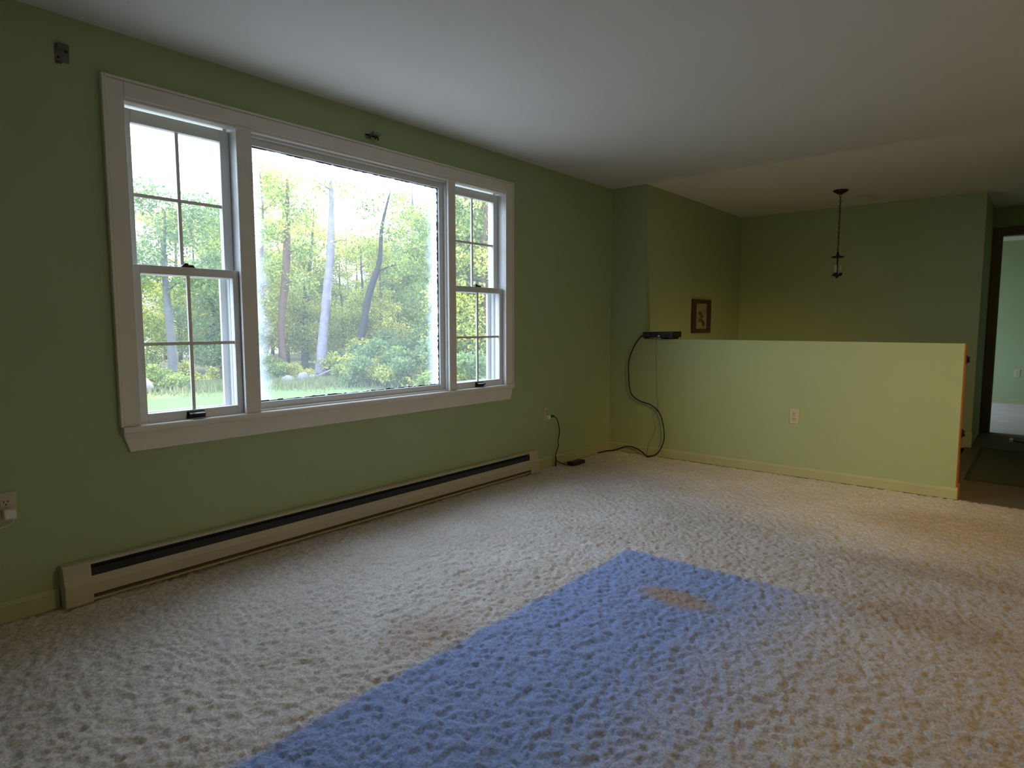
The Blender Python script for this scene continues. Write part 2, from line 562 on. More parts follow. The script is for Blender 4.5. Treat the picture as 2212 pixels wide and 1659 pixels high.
# window wall, with the opening
w = MB()
for a in ((XL - .2, OX0, GZ + .35, H), (OX1, 0.0, GZ + .35, H), (OX0, OX1, GZ + .35, OZ0), (OX0, OX1, OZ1, H)):
    w.box(a[0], a[1], 0.0, 0.15, a[2], a[3])
struct(w.build('wall_window', M['wall']))
struct(MB().box(XL - .2, 0.0, 0.15, 0.17, GZ + .3, -.05).build('wall_foundation', M['concrete']))
struct(MB().box(0.0, 0.12, J, 0.15, -1.3, H).build('wall_stub', M['wall']))
struct(MB().box(0.12, 2.45, J, J + 0.14, -1.3, H).build('wall_entry', M['wall']))
struct(MB().box(0.0, 0.12, YH, J, -1.3, HW).build('wall_half', M['wall']))
struct(MB().box(XB, XB + 0.12, -2.665, J, -1.3, H).build('wall_back', M['wall']))
struct(MB().box(XB + 0.12, XD, -2.665, -2.55, 0, H).build('wall_hall', M['wall']))
struct(MB().box(0.0, XD, -3.87, -3.75, -0.01, H).build('wall_hall_right', M['wall']))
struct(MB().box(0.0, 0.12, YR, -3.87, -0.01, H).build('wall_dining', M['wall']))
struct(MB().box(XL - .15, XL, YR, 0.0, -0.01, H).build('wall_left', M['wall']))
struct(MB().box(XL - .15, 0.12, YR - .15, YR, -0.01, H).build('wall_rear', M['wall']))
# end wall of the hall with the bedroom doorway
DY0, DY1, DZ = -3.56, -2.742, 2.15
e = MB()
e.box(XD, XD + 0.12, DY1, -0.26, 0, H).box(XD, XD + 0.12, -4.75, DY0, 0, H).box(XD, XD + 0.12, DY0, DY1, DZ, H)
struct(e.build('wall_hall_end', M['wall']))
# bedroom
b = MB()
bx0, bx1, bz0, bz1 = 3.9, 6.7, 0.45, 2.15
b.box(XD + .12, bx0, -0.26, -0.12, GZ, H).box(bx1, XF + .12, -0.26, -0.12, GZ, H)
b.box(bx0, bx1, -0.26, -0.12, GZ, bz0).box(bx0, bx1, -0.26, -0.12, bz1, H)
struct(b.build('wall_bedroom_front', M['wall']))
struct(MB().box(XF, XF + .12, -4.75, -0.26, -0.01, H).build('wall_bedroom', M['wall']))
struct(MB().box(XD + .12, XF, -4.75, -4.6, -0.01, H).build('wall_bedroom_right', M['wall']))
struct(MB().box(XF - .014, XF, -4.6, -0.26, 0, 0.075).build('baseboard_bedroom', M['base']))

# bedroom window, out of sight, so that the room beyond the doorway gets its daylight
wb = thing('window_4', (5.3, -0.19, 0.45), kind='structure')
fr = MB()
fr.box(bx0, bx0 + .05, -.23, -.15, bz0, bz1).box(bx1 - .05, bx1, -.23, -.15, bz0, bz1)
fr.box(bx0 + .05, bx1 - .05, -.23, -.15, bz0, bz0 + .05).box(bx0 + .05, bx1 - .05, -.23, -.15, bz1 - .05, bz1)
fr.box(5.27, 5.33, -.23, -.15, bz0 + .05, bz1 - .05)
fr.build('window_frame', M['vinyl'], wb)
MB().box(bx0 + .05, 5.27, -.192, -.188, bz0 + .05, bz1 - .05).build('pane', M['glass'], wb)
MB().box(5.33, bx1 - .05, -.192, -.188, bz0 + .05, bz1 - .05).build('pane', M['glass'], wb)

# stairs going down behind the half wall
st = thing('stairs', (0.6, -2.6, 0), kind='structure')
for i in range(6):
    MB().box(0.12, 1.2, -2.62 + .25 * i, -2.62 + .25 * (i + 1), -1.3, -0.2 - 0.18 * i).build('step', M['carpet'], st)
MB().box(1.2, 2.33, -2.62, -1.12, -1.35, -1.3).build('landing', M['carpet'], st)
MB().box(0.12, 2.33, -1.12, J, -1.35, -1.3).build('landing', M['carpet'], st)

struct(MB().box(0.0, 2.45, -2.75, -2.625, -1.35, -0.2).build('wall_stairs', M['wall']))
struct(MB().box(0.0, 2.45, -2.75, J + .1, -1.45, -1.352).build('floor_stairs', M['carpet']))

# doorway trim
dr = thing('door_1', (XD, -3.15, 0), kind='structure')
cs = MB()
cs.box(XD - .018, XD, DY1, DY1 + .074, 0, DZ + .075).box(XD - .018, XD, DY0 - .074, DY0, 0, DZ + .075)
cs.box(XD - .018, XD, DY0, DY1, DZ, DZ + .075)
cs.build('door_casing', M['darkwood'], dr, bevel=0.004)
jb = MB()
jb.box(XD, XD + .12, DY1 - .012, DY1, 0, DZ).box(XD, XD + .12, DY0, DY0 + .012, 0, DZ).box(XD, XD + .12, DY0 + .012, DY1 - .012, DZ - .012, DZ)
jb.build('door_jamb', M['darkwood'], dr)


# baseboards
def base_prof(h, t, s=-1):
    return [(0, 0), (s * t, 0), (s * t, h - .018), (s * (t - .004), h - .006), (s * .005, h), (0, h)]


struct(MB().prism(base_prof(.085, .013), 'x', XL, -4.452).build('baseboard_window', M['base']))
struct(MB().prism(base_prof(.085, .013), 'x', -1.192, 0.0).build('baseboard_corner', M['base']))
struct(MB().prism(base_prof(.078, .013), 'y', YH - .012, 0.0).build('baseboard_half', M['base']))
struct(MB().prism([(YH + u, z) for u, z in base_prof(.090, .016)], 'x', 0.0, .128).build('baseboard_end', M['warm_end']))  # same painted warm light as the end face above it
struct(MB().prism([(XB + u, z) for u, z in base_prof(.15, .014)], 'y', -2.672, -2.60).build('baseboard_back', M['base']))
struct(MB().box(.006, .128, YH - .006, YH, .088, HW - .004).build('warm_end_face', M['warm_end']))  # end face coloured as if warm light fell on it

# ================================================================== THE TRIPLE WINDOW
trim = thing('trim_1', (-2.82, 0, 0.72), kind='structure')
CT, IT = 2.238, 2.170      # outer and inner edge of the head casing
TH = 0.02


def casing(name, x0, x1, z0, z1, horizontal=False):
    """flat casing board with a stepped, rounded inner bead"""
    return MB().box(x0, x1, -TH, 0.0, z0, z1).build(name, M['trim'], trim, bevel=0.004)


casing('side_casing', -4.175, -4.100, 0.735, CT)
casing('side_casing', -1.548, -1.472, 0.735, CT)
casing('head_casing', -4.100, -1.548, IT, CT)
casing('mullion_casing', -3.606, -3.524, 0.735, IT)
casing('mullion_casing', -2.146, -2.078, 0.735, IT)
# outer back band
bb = MB()
bb.box(-4.187, -4.175, -TH - .006, 0, .735, CT + .012).box(-1.472, -1.460, -TH - .006, 0, .735, CT + .012).box(-4.175, -1.472, -TH - .006, 0, CT, CT + .012)
bb.build('back_band', M['trim'], trim, bevel=0.003)
# thin beads that catch the light inside each head
for x0, x1 in ((-4.100, -3.606), (-3.524, -2.146), (-2.078, -1.548)):
    MB().prism([(-.012, IT), (-.012, IT - .012), (-.002, IT - .018), (.02, IT - .018), (.02, IT)], 'x', x0, x1).build('head_bead', M['trim'], trim)
# stool and apron
MB().prism([(.02, .706), (-.034, .706), (-.038, .712), (-.038, .729), (-.034, .735), (.02, .735)], 'x', -4.180, -1.468).build('stool', M['trim'], trim)
MB().prism([(-4.178, .706), (-1.468, .706), (-1.490, .620), (-4.152, .620)], 'y', -.019, 0).build('apron', M['trim'], trim, bevel=0.003)
# outside sloping sill
MB().prism([(.02, .735), (.02, .70), (.20, .67), (.20, .705)], 'x', OX0, OX1).build('outer_sill', M['vinyl'], trim)
# frame posts and head inside the wall
fp = MB()
fp.box(OX0, -4.100, .0, .16, OZ0, OZ1).box(-1.548, OX1, .0, .16, OZ0, OZ1)
fp.box(-3.600, -3.560, .0, .16, .735, IT).box(-2.136, -2.084, .0, .16, .735, IT).box(-4.1, -1.548, .0, .16, IT, OZ1)
fp.build('window_jamb', M['vinyl'], trim)


def frame4(mb, x0, x1, z0, z1, y0, y1, l, r, bt, t):
    mb.box(x0, x0 + l, y0, y1, z0, z1).box(x1 - r, x1, y0, y1, z0, z1)
    mb.box(x0 + l, x1 - r, y0, y1, z0, z0 + bt).box(x0 + l, x1 - r, y0, y1, z1 - t, z1)


def sash(win, x0, x1, z0, z1, y0, y1, l, r, bt, t, lock):
    mb = MB()
    frame4(mb, x0, x1, z0, z1, y0, y1, l, r, bt, t)
    s = mb.build('sash', M['vinyl'], win, bevel=0.003)
    gx0, gx1, gz0, gz1 = x0 + l, x1 - r, z0 + bt, z1 - t
    cx, cz, yg, m = (gx0 + gx1) / 2, (gz0 + gz1) / 2, (y0 + y1) / 2, .0075
    MB().box(cx - m, cx + m, yg - .006, yg + .006, gz0, gz1).build('muntin', M['trim'], s)
    MB().box(gx0, cx - m, yg - .006, yg + .006, cz - m, cz + m).build('muntin', M['trim'], s)
    MB().box(cx + m, gx1, yg - .006, yg + .006, cz - m, cz + m).build('muntin', M['trim'], s)
    for a, c in ((gx0, cx - m), (cx + m, gx1)):
        for d, e2 in ((gz0, cz - m), (cz + m, gz1)):
            MB().box(a, c, yg - .0015, yg + .0015, d, e2).build('pane', M['glass'], s)
    return s, cx


def double_hung(name, x0, x1):
    win = thing(name, ((x0 + x1) / 2, .04, .735), kind='structure')
    zm = 1.440
    # upper sash, outer track
    sash(win, x0, x1, zm - .02, IT - .018, .062, .097, .046, .046, .042, .058, True)
    lo, cx = sash(win, x0, x1, .735, zm + .022, .018, .053, .040, .030, .044, .040, False)
    lk = MB()
    lk.prism([(cx - .034, zm + .022), (cx + .034, zm + .022), (cx + .022, zm + .034), (cx - .022, zm + .034)], 'y', .022, .05)
    lk.cyl((cx - .004, .036, zm + .034), .010, .008)
    lk.build('sash_lock', M['bronze'], win)
    lf = MB()
    lf.prism([(cx - .045, .738), (cx + .045, .738), (cx + .040, .772), (cx - .040, .772)], 'y', .010, .018)
    lf.prism([(.010, .750), (-.012, .750), (-.014, .762), (.010, .768)], 'x', cx - .036, cx + .036)
    lf.build('sash_lift', M['bronze'], win)
    # stops, and the screen frame outside the lower sash
    sp = MB()
    sp.box(x0, x0 + .012, .097, .120, .735, IT).box(x1 - .012, x1, .097, .120, .735, IT)
    sp.build('stop', M['vinyl'], win)
    sc = MB()
    frame4(sc, x0 + .012, x1 - .004, .745, 1.47, .128, .145, .034, .038, .03, .045)
    sc.build('screen_frame', M['vinyl'], win)
    cl = MB()
    for k in (.06, .62, .78):
        xx = x0 + k * (x1 - x0)
        cl.box(xx, xx + (.03 if k < .5 else .055), .120, .130, 1.437, 1.447)
    cl.build('screen_clip', M['black'], win)


double_hung('window_1', -4.098, -3.602)
double_hung('window_3', -2.082, -1.550)
# fixed picture window in the middle
w2 = thing('window_2', (-2.84, .04, .735), kind='structure')
PX0, PX1, PZ0, PZ1 = -3.558, -2.138, .735, IT - .018
pf = MB()
frame4(pf, PX0, PX1, PZ0, PZ1, .028, .075, .046, .050, .046, .050)
pf.build('sash', M['vinyl'], w2, bevel=.004)
MB().box(PX0 + .046, PX1 - .050, .045, .049, PZ0 + .046, PZ1 - .050).build('pane', M['glass_fogged'], w2)
ps = MB()
frame4(ps, PX0, PX1, PZ0, PZ1, .004, .028, .012, .012, .010, .012)
ps.build('stop', M['vinyl'], w2)
# perished black sealant round the glass
se = MB()
gx0, gx1, gz0, gz1 = PX0 + .046, PX1 - .050, PZ0 + .046, PZ1 - .050


def jag(a, b, fixed, sign, vertical, amp, n):
    for i in range(n):
        t0, t1 = a + (b - a) * i / n, a + (b - a) * (i + 1) / n
        d = amp * (.25 + .75 * random.random())
        if vertical:
            se.box(fixed, fixed + sign * d, .0435, .0448, t0, t1)
        else:
            se.box(t0, t1, .0435, .0448, fixed, fixed + sign * d)


jag(gz0, gz1, gx1, -1, True, .012, 90)
jag(gx0, gx1, gz0, 1, False, .008, 80)
jag(gx0, gx1, gz1, -1, False, .007, 80)
jag(gz0, gz1, gx0, 1, True, .006, 70)
se.build('sealant', M['black'], w2)

# ================================================================== CARPET PILE
step_ = 0.0075
x0, x1, y0, y1 = -5.7, -0.0, -4.3, 0.0
nx, ny = int((x1 - x0) / step_), int((y1 - y0) / step_)
gx = np.linspace(x0, x1, nx)
gy = np.linspace(y0, y1, ny)


def blur(a, s):
    k = int(3 * s) + 1
    t = np.exp(-0.5 * (np.arange(-k, k + 1) / s) ** 2)
    t /= t.sum()
    a = np.apply_along_axis(lambda r: np.convolve(r, t, 'same'), 0, a)
    return np.apply_along_axis(lambda r: np.convolve(r, t, 'same'), 1, a)


def norm(a):
    return (a - a.mean()) / a.std()


hgt = norm(blur(rng.normal(size=(ny, nx)), 0.8)) * .8 + norm(blur(rng.normal(size=(ny, nx)), 1.7)) * .4
hgt = np.tanh(hgt * .9) - .35 * np.maximum(0, -hgt - .8)
hgt = (hgt - hgt.max()) * 0.0054
jx = rng.uniform(-.3, .3, (ny, nx)) * step_
jy = rng.uniform(-.3, .3, (ny, nx)) * step_
jx[:, (0, -1)] = 0; jy[(0, -1), :] = 0
V = np.empty((ny, nx, 3), dtype=np.float32)
V[..., 0] = gx[None, :] + jx
V[..., 1] = gy[:, None] + jy
V[..., 2] = hgt
idx = np.arange(ny * nx).reshape(ny, nx)
Q = np.stack([idx[:-1, :-1], idx[:-1, 1:], idx[1:, 1:], idx[1:, :-1]], -1).reshape(-1, 4)


def np_mesh(name, verts, faces, material, smooth=False):
    me = bpy.data.meshes.new(name)
    n, k = faces.shape
    me.vertices.add(len(verts))
    me.vertices.foreach_set('co', np.ascontiguousarray(verts, dtype=np.float32).ravel())
    me.loops.add(n * k)
    me.loops.foreach_set('vertex_index', np.ascontiguousarray(faces, dtype=np.int32).ravel())
    me.polygons.add(n)
    me.polygons.foreach_set('loop_start', np.arange(0, n * k, k, dtype=np.int32))
    me.polygons.foreach_set('use_smooth', np.full(n, smooth))
    me.materials.append(material)
    me.update(calc_edges=True)
    me.validate()
    return me


cp = bpy.data.objects.new('carpet_pile', np_mesh('carpet_pile', V.reshape(-1, 3), Q, M['carpet'], True))
COL.objects.link(cp)
cp.parent = floor
cp['kind'] = 'stuff'

# ================================================================== BASEBOARD HEATER
HX0, HX1 = -4.446, -1.200
ht = thing('baseboard_heater', (-2.82, -.035, 0), 'long beige electric baseboard heater with dark slot along the wall under the window', 'heater')
hp = [(-.002, .006), (-.002, .172), (-.006, .176), (-.040, .176), (-.046, .172), (-.050, .166), (-.046, .163), (-.012, .163), (-.012, .016), (-.052, .016), (-.052, .006)]
MB().prism(hp, 'x', HX0 + .02, HX1 - .02).build('back_cover', M['heater'], ht)
MB().prism([(-.058, .116), (-.069, .102), (-.072, .085), (-.070, .040), (-.064, .036), (-.064, .085), (-.052, .112)], 'x', HX0 + .10, HX1 - .10).build('front_panel', M['heater'], ht)
MB().box(HX0 + .1, HX1 - .1, -.054, -.014, .03, .150).build('fin_block', M['dark'], ht)
ec = [(-.001, .003), (-.001, .178), (-.044, .178), (-.056, .166), (-.062, .118), (-.074, .098), (-.075, .012), (-.070, .003)]
MB().prism(ec, 'x', HX0, HX0 + .102).build('end_cap', M['heater'], ht, bevel=.002)
MB().prism(ec, 'x', HX1 - .102, HX1).build('end_cap', M['heater'], ht, bevel=.002)
MB().box(HX0 + .1, HX1 - .1, -.030, -.026, .150, .163).build('damper_rod', M['dark'], ht)


# ================================================================== OUTLETS
def outlet(axis, c, label, cover='cream'):
    """duplex outlet; axis 'y': on a wall facing -y, 'x': facing -x; c = centre of the plate on the wall"""
    o = thing('wall_outlet', c, label, 'outlet')

    def bx(mb, u0, u1, d0, d1, z0, z1):
        if axis == 'y':
            mb.box(c[0] + u0, c[0] + u1, c[1] - d1, c[1] - d0, c[2] + z0, c[2] + z1)
        else:
            mb.box(c[0] - d1, c[0] - d0, c[1] - u1, c[1] - u0, c[2] + z0, c[2] + z1)
        return mb
    bx(MB(), -.036, .036, .0, .006, -.059, .059).build('cover_plate', M[cover], o, bevel=.003)
    for s in (-1, 1):
        r = bx(MB(), -.017, .017, .006, .009, s * .0205 - .0145, s * .0205 + .0145).build('receptacle', M[cover], o, bevel=.002)
        sl = MB()
        bx(sl, -.008, -.005, .009, .0094, s * .0205 - .002, s * .0205 + .008)
        bx(sl, .005, .008, .009, .0094, s * .0205 - .001, s * .0205 + .007)
        bx(sl, -.003, .003, .009, .0094, s * .0205 - .011, s * .0205 - .006)
        sl.build('slot', M['black'], r)
    bx(MB(), -.003, .003, .006, .008, -.003, .003).build('screw', M['steel'], o)
    return o


outlet('y', (-4.606, 0, .466), 'duplex wall outlet left of the heater, low on the green window wall')
outlet('y', (-1.012, 0, .450), 'duplex wall outlet right of the window with a black cord plugged in')
outlet('x', (0, -1.677, .474), 'cream duplex outlet in the middle of the half wall')
outlet('x', (XF, -2.890, .464), 'small outlet on the far bedroom wall seen through the doorway')

# white charger in the left outlet
ch = thing('plug_in_charger', (-4.596, -.03, .436), 'small white charger plugged into the outlet left of the heater, thin cord hanging', 'charger')
MB().box(-4.622, -4.582, -.046, -.0095, .424, .462).build('charger_body', M['ivory'], ch, bevel=.006)
MB().tube(spline([(-4.590, -.030, .426), (-4.590, -.030, .412), (-4.606, -.026, .398), (-4.64, -.022, .388), (-4.70, -.02, .36), (-4.80, -.02, .25), (-4.84, -.03, .06)]), .0018, 6).build('charger_cord', M['ivory'], ch)

# black power cord with adapter
pc = thing('power_cord', (-.93, -.03, 0), 'black power cord hanging from the outlet to an adapter brick on the carpet', 'cord')
pw = MB().box(-1.028, -.996, -.040, -.0095, .410, .442)
pw.build('plug', M['ivory'], pc, bevel=.005)
MB().tube(spline([(-.996, -.030, .428), (-.972, -.034, .432), (-.945, -.036, .425)]), [.011] * 8 + [.009] * 6 + [.006] * 3, 8).build('plug_boot', M['black'], pc)
MB().tube(spline([(-.950, -.036, .427), (-.905, -.036, .398), (-.872, -.034, .325), (-.868, -.034, .268), (-.886, -.034, .210), (-.880, -.034, .170), (-.900, -.034, .130), (-.922, -.036, .098), (-.926, -.038, .070), (-.915, -.044, .045), (-.880, -.075, .018), (-.840, -.110, .006), (-.822, -.124, .006)]), .0042, 8).build('cord', M['black'], pc)
MB().tube(spline([(-.922, -.038, .085), (-.930, -.042, .050), (-.944, -.048, .025), (-.950, -.052, .008), (-.938, -.052, .010), (-.930, -.048, .040), (-.920, -.040, .080)]), .0042, 8).build('cord_loop', M['black'], pc)
bd = MB()
ca, sa = math.cos(.25), math.sin(.25)
pr = []
bd.box(-.085, .085, -.032, .032, 0, .034)
bd.v = [(-.760 + x * ca - y * sa, -.135 + x * sa * -.2 + y * ca, z + .000) for x, y, z in bd.v]
bd.build('adapter_brick', M['black'], pc, bevel=.008, seg=3)

# ================================================================== BOX ON THE HALF WALL AND ITS CABLES
bx = thing('set_top_box', (.02, -.512, HW), 'flat black electronic box resting on the left end of the half wall', 'electronics')
TL = .012
MB().prism([(-.662, HW + .016), (-.362, HW + .010), (-.362, HW + .062), (-.662, HW + .068)], 'x', -.045, .115).build('housing', M['black'], bx, bevel=.004)
fp2 = MB()
fp2.box(-.052, -.045, -.655, -.368, HW + .014, HW + .022).box(-.052, -.045, -.655, -.368, HW + .054, HW + .062)
fp2.box(-.052, -.045, -.655, -.560, HW + .022, HW + .054)
fp2.build('front_bezel', M['black'], bx)
MB().box(-.048, -.045, -.432, -.372, HW + .026, HW + .048).build('display_label', M['wire'], bx)['label'] = 'dull olive display strip'
MB().cyl((-.056, -.525, HW + .026), .008, .012, 'x').build('button', M['ivory'], bx)['label'] = 'small white round button'
for y in (-.545, -.625):
    MB().prism([(y - .022, HW + .020), (y + .022, HW + .018), (y + .012, HW), (y - .012, HW)], 'x', -.02, .10).build('foot', M['black'], bx)

cc = thing('coaxial_cable', (-.03, -.4, 0), 'thick black cable curling from the box down the half wall to the carpet', 'cable')
MB().tube(spline([(-.02, -.357, HW + .032), (-.03, -.330, 1.075), (-.035, -.278, 1.003), (-.035, -.224, .874), (-.035, -.220, .726), (-.035, -.246, .565), (-.035, -.336, .497), (-.035, -.460, .465), (-.035, -.547, .388), (-.038, -.588, .245), (-.045, -.588, .142), (-.07, -.545, .04),
                  (-.10, -.475, .007), (-.075, -.425, .012), (-.05, -.370, .034), (-.05, -.300, .060), (-.05, -.225, .062), (-.05, -.150, .034), (-.06, -.085, .008), (-.12, -.05, .007), (-.24, -.035, .007)]), .0058, 8).build('cable_jacket', M['black'], cc)
tw = thing('thin_wire', (-.02, -.49, 0), 'hair-thin wire hanging straight down the half wall behind the thick cable', 'wire')
MB().tube(spline([(-.055, -.520, HW + .014), (-.055, -.505, HW - .01), (-.022, -.484, .948), (-.016, -.492, .781), (-.016, -.502, .551), (-.02, -.516, .447), (-.02, -.466, .358), (-.02, -.490, .297), (-.02, -.487, .224), (-.022, -.430, .09), (-.03, -.418, .006)]), .0016, 6).build('wire_strand', M['wire'], tw)

# ================================================================== PICTURE ON THE ENTRY WALL
pt = thing('framed_picture', (1.22, J, 1.10), 'small dark-framed botanical picture on the wall above the stairwell', 'picture')
fx0, fx1, fz0, fz1 = .988, 1.450, 1.104, 1.454
fm = MB()
y = J
frame4(fm, fx0, fx1, fz0, fz1, y - .024, y, .088, .088, .042, .042)
fm.build('picture_frame', M['frame'], pt, bevel=.006)
MB().box(fx0 + .088, fx1 - .088, y - .010, y - .002, fz0 + .042, fz1 - .042).build('print', M['print'], pt)
ink = MB()
cx, cz = 1.22, 1.26
ink.tube([(cx - .05, y - .011, cz + .07), (cx - .01, y - .011, cz + .01), (cx + .03, y - .011, cz - .05), (cx + .05, y - .011, cz - .09)], .006, 5)
for dx, dz, a in ((-.02, .045, .8), (.015, .02, -.5), (-.03, -.02, .4), (.035, -.035, -.6), (.06, -.06, -.2), (-.045, .06, 1.2)):
    pts = [(cx + dx + .045 * math.cos(a + t) * (abs(math.cos(t)) ** .5), cz + dz + .022 * math.sin(a + t)) for t in np.linspace(0, 2 * math.pi, 9)[:-1]]
    ink.prism(pts, 'y', y - .0112, y - .0100)
ink.build('printed_plant', M['print_ink'], pt)

# ================================================================== CHANDELIER REMAINS
cxy = (1.40, -1.614)
cd = thing('pendant_light', (*cxy, H), 'bare bronze chain pendant without its glass hanging over the stairwell', 'lamp')
MB().lathe([(.0, -.038), (.018, -.038), (.030, -.030), (.058, -.016), (.066, -.006), (.066, 0.0)], (*cxy, H), 24).build('canopy', M['bronze'], cd)
chn = MB()
zz, k = H - .038, 0
while zz > 1.862:
    pts = []
    for t in np.linspace(0, 2 * math.pi, 11):
        u, v2 = .0085 * math.cos(t), .016 * math.sin(t)
        pts.append((cxy[0] + (u if k % 2 else 0), cxy[1] + (0 if k % 2 else u), zz - .014 + v2))
    chn.tube(pts, .0028, 5)
    zz -= .0245
    k += 1
chn.tube([(cxy[0] + .005 * math.sin(i * 1.1), cxy[1] + .005 * math.cos(i * 1.1), H - .035 - i * (H - .035 - 1.86) / 24) for i in range(25)], .0022, 5)
chn.build('chain', M['antique'], cd)
MB().lathe([(.0, .050), (.008, .048), (.011, .030), (.018, .014), (.050, .008), (.054, .003), (.054, -.003), (.046, -.006), (.0, -.006)], (*cxy, 1.824), 24).build('top_plate', M['bronze'], cd)
MB().lathe([(.007, -.17), (.007, 0)], (*cxy, 1.822), 12).build('stem', M['antique'], cd)
MB().lathe([(.0, -.030), (.008, -.026), (.012, -.014), (.040, -.006), (.046, .006), (.030, .006), (.012, .010), (.0, .010)], (*cxy, 1.656), 20).build('bottom_plate', M['bronze'], cd)
for i in range(3):
    a = .9 + i * 2 * math.pi / 3
    c = (cxy[0] + .031 * math.cos(a), cxy[1] + .031 * math.sin(a), 1.664)
    MB().lathe([(.013, 0), (.015, .012), (.010, .014)], c, 12).build('socket_cup', M['bronze'], cd)
    MB().lathe([(.0092, .014), (.0092, .080), (.007, .082), (.0, .082)], c, 12).build('candle_sleeve', M['sleeve'], cd)

# ================================================================== CURTAIN ROD BRACKETS
br = thing('curtain_bracket', (-4.316, 0, 2.29), 'dark metal curtain rod bracket high on the wall left of the window', 'bracket')
bm = MB()
bm.prism([(-4.341, 2.254), (-4.293, 2.254), (-4.290, 2.326), (-4.341, 2.322)], 'y', -.004, 0)
bm.build('back_plate', M['bracket'], br, bevel=.001)
bm = MB()
bm.prism([(-.004, 2.316), (-.020, 2.322), (-.024, 2.316), (-.024, 2.300), (-.018, 2.300), (-.016, 2.310), (-.004, 2.304)], 'x', -4.334, -4.300)
bm.build('hook_arm', M['bracket'], br, bevel=.001)
for xx, zz2 in ((-4.330, 2.268), (-4.302, 2.296)):
    MB().cyl((xx, -.0065, zz2), .005, .003, 'y').build('screw', M['bronze'], br)
MB().prism([(-4.340, 2.244), (-4.320, 2.246), (-4.314, 2.256), (-4.340, 2.256)], 'y', -.004, 0).build('torn_plaster', M['rust'], br)
br2 = thing('curtain_bracket', (-2.765, 0, 2.30), 'bent steel curtain rod bracket above the middle of the window', 'bracket')
MB().box(-2.806, -2.770, -.005, 0, 2.284, 2.312).build('back_plate', M['steel'], br2, bevel=.002)
bm = MB()
bm.prism([(-.004, 2.312), (-.050, 2.322), (-.056, 2.316), (-.052, 2.306), (-.006, 2.300)], 'x', -2.786, -2.728)
bm.build('hook_arm', M['steel'], br2, bevel=.002)
bm = MB()
bm.tube([(-2.770, -.006, 2.306), (-2.762, -.03, 2.296), (-2.752, -.03, 2.284)], .005, 6)
bm.tube([(-2.742, -.02, 2.304), (-2.736, -.03, 2.294), (-2.734, -.03, 2.280)], .0045, 6)
bm.tube([(-2.812, -.01, 2.302), (-2.792, -.02, 2.304), (-2.784, -.02, 2.285)], .0045, 6)
bm.build('prong', M['bronze'], br2)

# ================================================================== GATE BRACKETS, PLUG AND RUNNER IN THE HALL
for z, lab in ((.952, 'small black gate bracket near the top of the half wall end'), (.440, 'small black gate bracket low on the half wall end')):
    g = thing('gate_bracket', (.13, YH, z), lab, 'bracket', 'gate brackets on the half wall end')
    MB().box(.100, .130, YH - .012, YH - .004, z - .03, z + .03).build('back_plate', M['black'], g, bevel=.002)
    MB().cyl((.122, YH - .018, z - .02), .007, .04, 'z').build('pin', M['black'], g)
lp = thing('loose_plug', (2.93, -2.96, 0), 'small white plug lying on the dark hall floor by the doorway', 'plug')
MB().box(2.88, 2.98, -2.975, -2.945, .001, .036).build('plug_body', M['ivory'], lp, bevel=.006)
MB().tube(spline([(2.96, -2.972, .014), (2.97, -3.03, .006), (2.92, -3.12, .005), (3.0, -3.25, .005), (2.9, -3.4, .005)]), .006, 8).build('plug_cord', M['black'], lp)
rn = thing('hall_runner', (1.5, -3.1, 0), 'dark grey-green runner on the hall floor behind the half wall', 'rug')
MB().box(.71, 2.30, -3.60, -2.765, .0005, .009).build('runner_mat', M['runner'], rn, bevel=.003)
edg = MB()
edg.box(.69, .71, -3.62, -2.745, .0005, .011).box(2.30, 2.32, -3.62, -2.745, .0005, .011).box(.71, 2.30, -2.765, -2.745, .0005, .011).box(.71, 2.30, -3.62, -3.60, .0005, .011)
edg.build('runner_binding', M['binding'], rn)

# ================================================================== ADDED SPOTLIGHT (unseen, put in to brighten the half wall)
LX, LY, LZ = -3.6, -4.9, H
dl = thing('added_spotlight', (LX, LY, H), 'bronze ceiling spotlight added out of view to brighten the half wall', 'lamp')
MB().lathe([(0, -.022), (.045, -.018), (.055, -.004), (.055, 0)], (LX, LY, H), 20).build('canopy', M['bronze'], dl)
MB().tube([(LX, LY, H - .01), (LX, LY, H - .09)], .008, 8).build('stem', M['bronze'], dl)
aim = (Vector((0.0, -1.95, 0.38)) - Vector((LX, LY, H - .11))).normalized()
c0 = Vector((LX, LY, H - .11))
can = MB()
can.tube([c0 - aim * .05, c0 - aim * .045, c0 + aim * .06, c0 + aim * .06, c0 - aim * .01], [.012, .045, .052, .047, .042], 20)
can.build('lamp_housing', M['bronze'], dl)
SPOT_W = 290.0
spot = light('half_wall_fill_spot', 'SPOT', tuple(c0 + aim * .066), aim.to_track_quat('-Z', 'Y').to_euler(), SPOT_W, (1.0, 0.68, 0.19), shadow_soft_size=.16)
spot.data.spot_size = math.radians(38)
spot.data.spot_blend = 1.0

PX, PY, PZ = -2.6, -4.9, 1.95  # unseen pendant added as warm fill for the whole room
pd = thing('fill_pendant', (PX, PY, H), 'bronze dome pendant lamp added behind the viewer as warm fill', 'lamp')
MB().lathe([(0, -.03), (.05, -.02), (.06, 0)], (PX, PY, H), 20).build('canopy', M['bronze'], pd)
MB().tube([(PX, PY, H - .02), (PX, PY, PZ + .16)], .005, 8).build('cord', M['black'], pd)
MB().lathe([(.02, .17), (.06, .15), (.15, .07), (.19, -.02), (.186, -.02), (.145, .065), (.055, .143), (.02, .16)], (PX, PY, PZ), 28).build('lamp_shade', M['shade'], pd)
PEND_W = 52.0
light('pendant_fill', 'POINT', (PX, PY, PZ), (0, 0, 0), PEND_W, (1.0, 0.67, 0.30), shadow_soft_size=.045)

